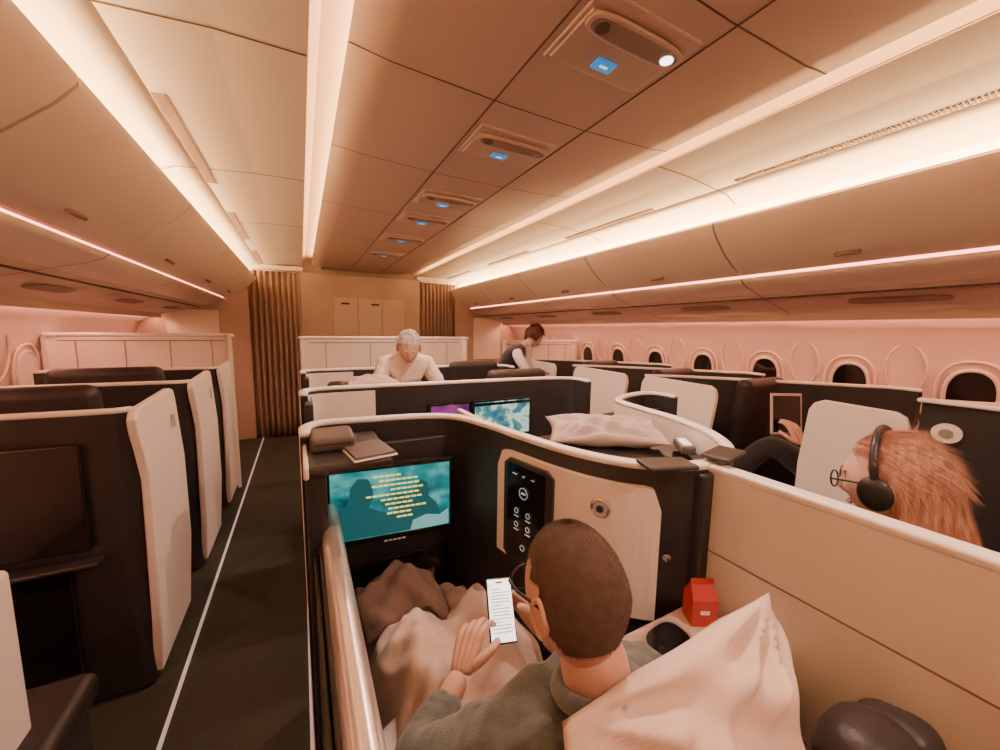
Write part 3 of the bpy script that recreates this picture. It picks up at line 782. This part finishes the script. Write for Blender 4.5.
# ---- red haired woman
g=group('red_haired_woman')
B=[((1.37,.17,.58),.15),((1.37,.17,.76),.135),((1.36,.21,.92),.13),((1.355,.275,1.02),.085),((1.35,.31,1.075),.05),
   ((1.21,.30,1.0),.065),((1.14,.46,.82),.05),((1.25,.62,.80),.036),((1.49,.27,1.0),.065),((1.57,.44,.82),.05),((1.47,.62,.80),.036),
   ((1.30,.40,.56),.085),((1.30,.80,.62),.06),((1.30,1.15,.45),.045),((1.44,.40,.56),.085),((1.44,.80,.62),.06),((1.44,1.15,.45),.045)]
skin_mesh('clothes',B,E,M['black'],g)
skin_mesh('neck',[((1.355,.29,1.04),.045),((1.35,.34,1.14),.046)],[(0,1)],M['skin2'],g)
HW=head(g,(1.36,.350,1.215),math.radians(4),math.radians(-10),M['skin2'],M['red_hair'],'long',1.03)
hand('left_hand',g,(1.25,.62,.80),(.3,.9,.1),(0,0,-1),-1,.35,M['skin2'],.9)
hand('right_hand',g,(1.47,.62,.80),(-.3,.9,.1),(0,0,-1),1,.35,M['skin2'],.9)
for sx in (1,-1):
    tube('glasses_temple',[HW((sx*.094,.0,.012)),HW((sx*.082,.098,.014))],.0025,M['plastic'],g)
    ovalring('lens_frame',HW((sx*.034,.108,.004)),HW((1,0,0))-HW((0,0,0)),HW((0,0,1))-HW((0,0,0)),.027,.022,.0022,M['plastic'],g,seg=18)
g=group('headphones')
arc=[HW((.104*math.cos(a),.010,.02+.122*math.sin(a))) for a in [math.pi*k/12 for k in range(13)]]
tube('headband',arc,.009,M['plastic'],g)
for sx in (1,-1):
    u=HW((0,1,0))-HW((0,0,0)); v_=HW((0,0,1))-HW((0,0,0)); w_=(HW((sx,0,0))-HW((0,0,0))).normalized()
    c=HW((sx*.102,.012,-.006))
    Rm=Matrix((w_,u.normalized(),v_.normalized())).transposed()
    ellipsoid('ear_cup',c,.019,.035,.043,M['plastic'],g,Rm)
# ---- standing passenger bending over
g=group('standing_man')
B=[((.74,3.18,.95),.15),((.74,3.13,1.10),.145),((.74,3.05,1.26),.15),((.735,2.99,1.36),.10),((.73,2.96,1.40),.06),
   ((.57,3.0,1.33),.075),((.47,2.90,1.12),.055),((.58,2.74,.98),.042),((.90,3.0,1.33),.075),((1.0,2.90,1.12),.055),((.88,2.74,.98),.042),
   ((.65,3.18,.86),.10),((.64,3.16,.48),.075),((.64,3.2,.10),.05),((.83,3.18,.86),.10),((.84,3.16,.48),.075),((.84,3.2,.10),.05)]
skin_mesh('clothes',B,E,M['shirt'],g,wrinkle=.02)
skin_mesh('neck',[((.735,2.99,1.37),.055),((.73,2.93,1.43),.052)],[(0,1)],M['skin'],g)
head(g,(.73,2.89,1.455),math.radians(172),math.radians(-30),M['skin'],M['white_hair'],'volume',1.0)
hand('left_hand',g,(.58,2.74,.98),(.3,-.6,-.7),(.5,.1,-.5),-1,.3,M['skin'])
hand('right_hand',g,(.88,2.74,.98),(-.3,-.6,-.7),(-.5,.1,-.5),1,.3,M['skin'])
boxes('shoes',[((.64,3.14,.035),(.09,.27,.07)),((.84,3.14,.035),(.09,.27,.07))],M['plastic'],g)
# ---- flight attendant leaning in the right aisle
g=group('flight_attendant')
B=[((1.98,3.66,.98),.13),((1.98,3.62,1.14),.115),((2.01,3.54,1.30),.125),((2.07,3.47,1.41),.09),((2.11,3.44,1.46),.045),
   ((1.98,3.38,1.37),.055),((2.04,3.56,1.0),.09),((2.0,3.64,.50),.065),((2.0,3.68,.10),.045),((1.93,3.74,.90),.09),((1.93,3.76,.5),.065),((1.93,3.78,.10),.045),((2.14,3.56,1.37),.055)]
skin_mesh('vest_and_trousers',B,[(0,1),(1,2),(2,3),(3,4),(3,5),(0,6),(6,7),(7,8),(0,9),(9,10),(10,11),(3,12)],M['black'],g)
skin_mesh('sleeves',[((2.02,3.42,1.40),.055),((1.97,3.36,1.36),.062),((2.05,3.27,1.18),.050),((2.26,3.30,1.12),.036)],[(0,1),(1,2),(2,3)],M['whites'],g)
skin_mesh('sleeve_far',[((2.12,3.52,1.40),.055),((2.18,3.56,1.33),.058),((2.26,3.50,1.18),.045),((2.38,3.42,1.16),.034)],[(0,1),(1,2),(2,3)],M['whites'],g)
skin_mesh('neck',[((2.09,3.45,1.44),.042),((2.16,3.42,1.50),.042)],[(0,1)],M['skin2'],g)
head(g,(2.21,3.40,1.545),math.radians(-75),math.radians(-35),M['skin2'],M['dark_hair'],'full',1.0)
hand('left_hand',g,(2.26,3.30,1.12),(.9,.2,-.3),(0,0,-1),1,.3,M['skin2'],.95)
hand('right_hand',g,(2.38,3.42,1.16),(.9,0,-.3),(0,0,-1),-1,.3,M['skin2'],.95)
boxes('shoes',[((2.0,3.64,.03),(.08,.24,.06)),((1.93,3.74,.03),(.08,.24,.06))],M['plastic'],g)
# ---- passenger in black at the window side
g=group('seated_passenger')
B=[((2.95,.62,.56),.15),((2.97,.56,.72),.14),((2.98,.52,.86),.14),((2.97,.53,.95),.09),((2.96,.55,1.0),.05),
   ((2.84,.62,.92),.07),((2.66,.84,.82),.055),((2.545,.995,.945),.042),((3.12,.60,.92),.07),((3.1,.82,.78),.05),((2.9,.98,.85),.04),
   ((2.86,.80,.58),.095),((2.62,1.25,.92),.08),((2.58,1.55,.5),.055),((3.03,.80,.58),.095),((2.85,1.3,.90),.075),((2.80,1.62,.5),.05)]
skin_mesh('clothes',B,E,M['black'],g)
skin_mesh('neck',[((2.96,.55,.98),.045),((2.95,.58,1.04),.045)],[(0,1)],M['skin'],g)
head(g,(2.94,.60,1.10),math.radians(15),math.radians(-10),M['skin'],M['dark_hair'],'full',1.0)
hand('left_hand',g,(2.52,1.04,.970),(.05,.45,.85),(.2,.8,-.1),1,.5,M['skin'],1.15)
hand('right_hand',g,(2.9,.98,.85),(-.6,.5,.4),(.1,.8,.1),-1,.5,M['skin'])
g=group('tablet_computer')
Rz=Matrix.Rotation(math.radians(-28),3,'Z')@Matrix.Rotation(math.radians(-8),3,'X')
box('body',(2.60,1.17,1.12),(.19,.012,.25),M['under'],g,.005,Rz)
box('glass',V((2.60,1.17,1.12))+Rz@V((0,-.007,0)),(.165,.002,.22),M['gloss'],g,0,Rz)
# ---------------------------------------------------------------- finalize: empties at base of their parts
bpy.context.view_layer.update()
for e in [o for o in D.objects if o.type=='EMPTY' and o.parent is None]:
    pts=[]
    for c in e.children:
        for b in c.bound_box: pts.append(c.matrix_world@Vector(b))
    if not pts: continue
    mn=Vector((min(p.x for p in pts),min(p.y for p in pts),min(p.z for p in pts))); mx=Vector((max(p.x for p in pts),max(p.y for p in pts),max(p.z for p in pts)))
    L=Vector(((mn.x+mx.x)/2,(mn.y+mx.y)/2,mn.z)); e.location=L
    for c in e.children: c.matrix_parent_inverse=Matrix.Translation(-L)
# ---------------------------------------------------------------- lights: wide fill spots added along the ceiling to brighten the cabin
for y in (-.6,.88,2.0,2.93,4.48):
    l=D.lights.new('fill_spot','SPOT'); l.energy=74; l.color=(1,.66,.53); l.spot_size=math.radians(165); l.spot_blend=1; l.shadow_soft_size=.02
    o=D.objects.new('fill_spot',l); COL.objects.link(o); o.location=(XC+.13,y,2.41)
wd=D.worlds.new('World'); bpy.context.scene.world=wd; wd.use_nodes=True
wd.node_tree.nodes['Background'].inputs[0].default_value=(.02,.012,.01,1)
# ---------------------------------------------------------------- camera
cam=D.cameras.new('camera'); cam.lens=13.5; cam.sensor_width=36; cam.clip_start=.02
co=D.objects.new('camera',cam); COL.objects.link(co)
th=math.radians(27.9); ph=math.radians(6.73)
Rc=Matrix.Rotation(-th,4,'Z')@Matrix.Rotation(math.radians(90)-ph,4,'X')@Matrix.Rotation(math.radians(.8),4,'Z')
co.matrix_world=Matrix.Translation((0,0,1.6))@Rc
bpy.context.scene.camera=co
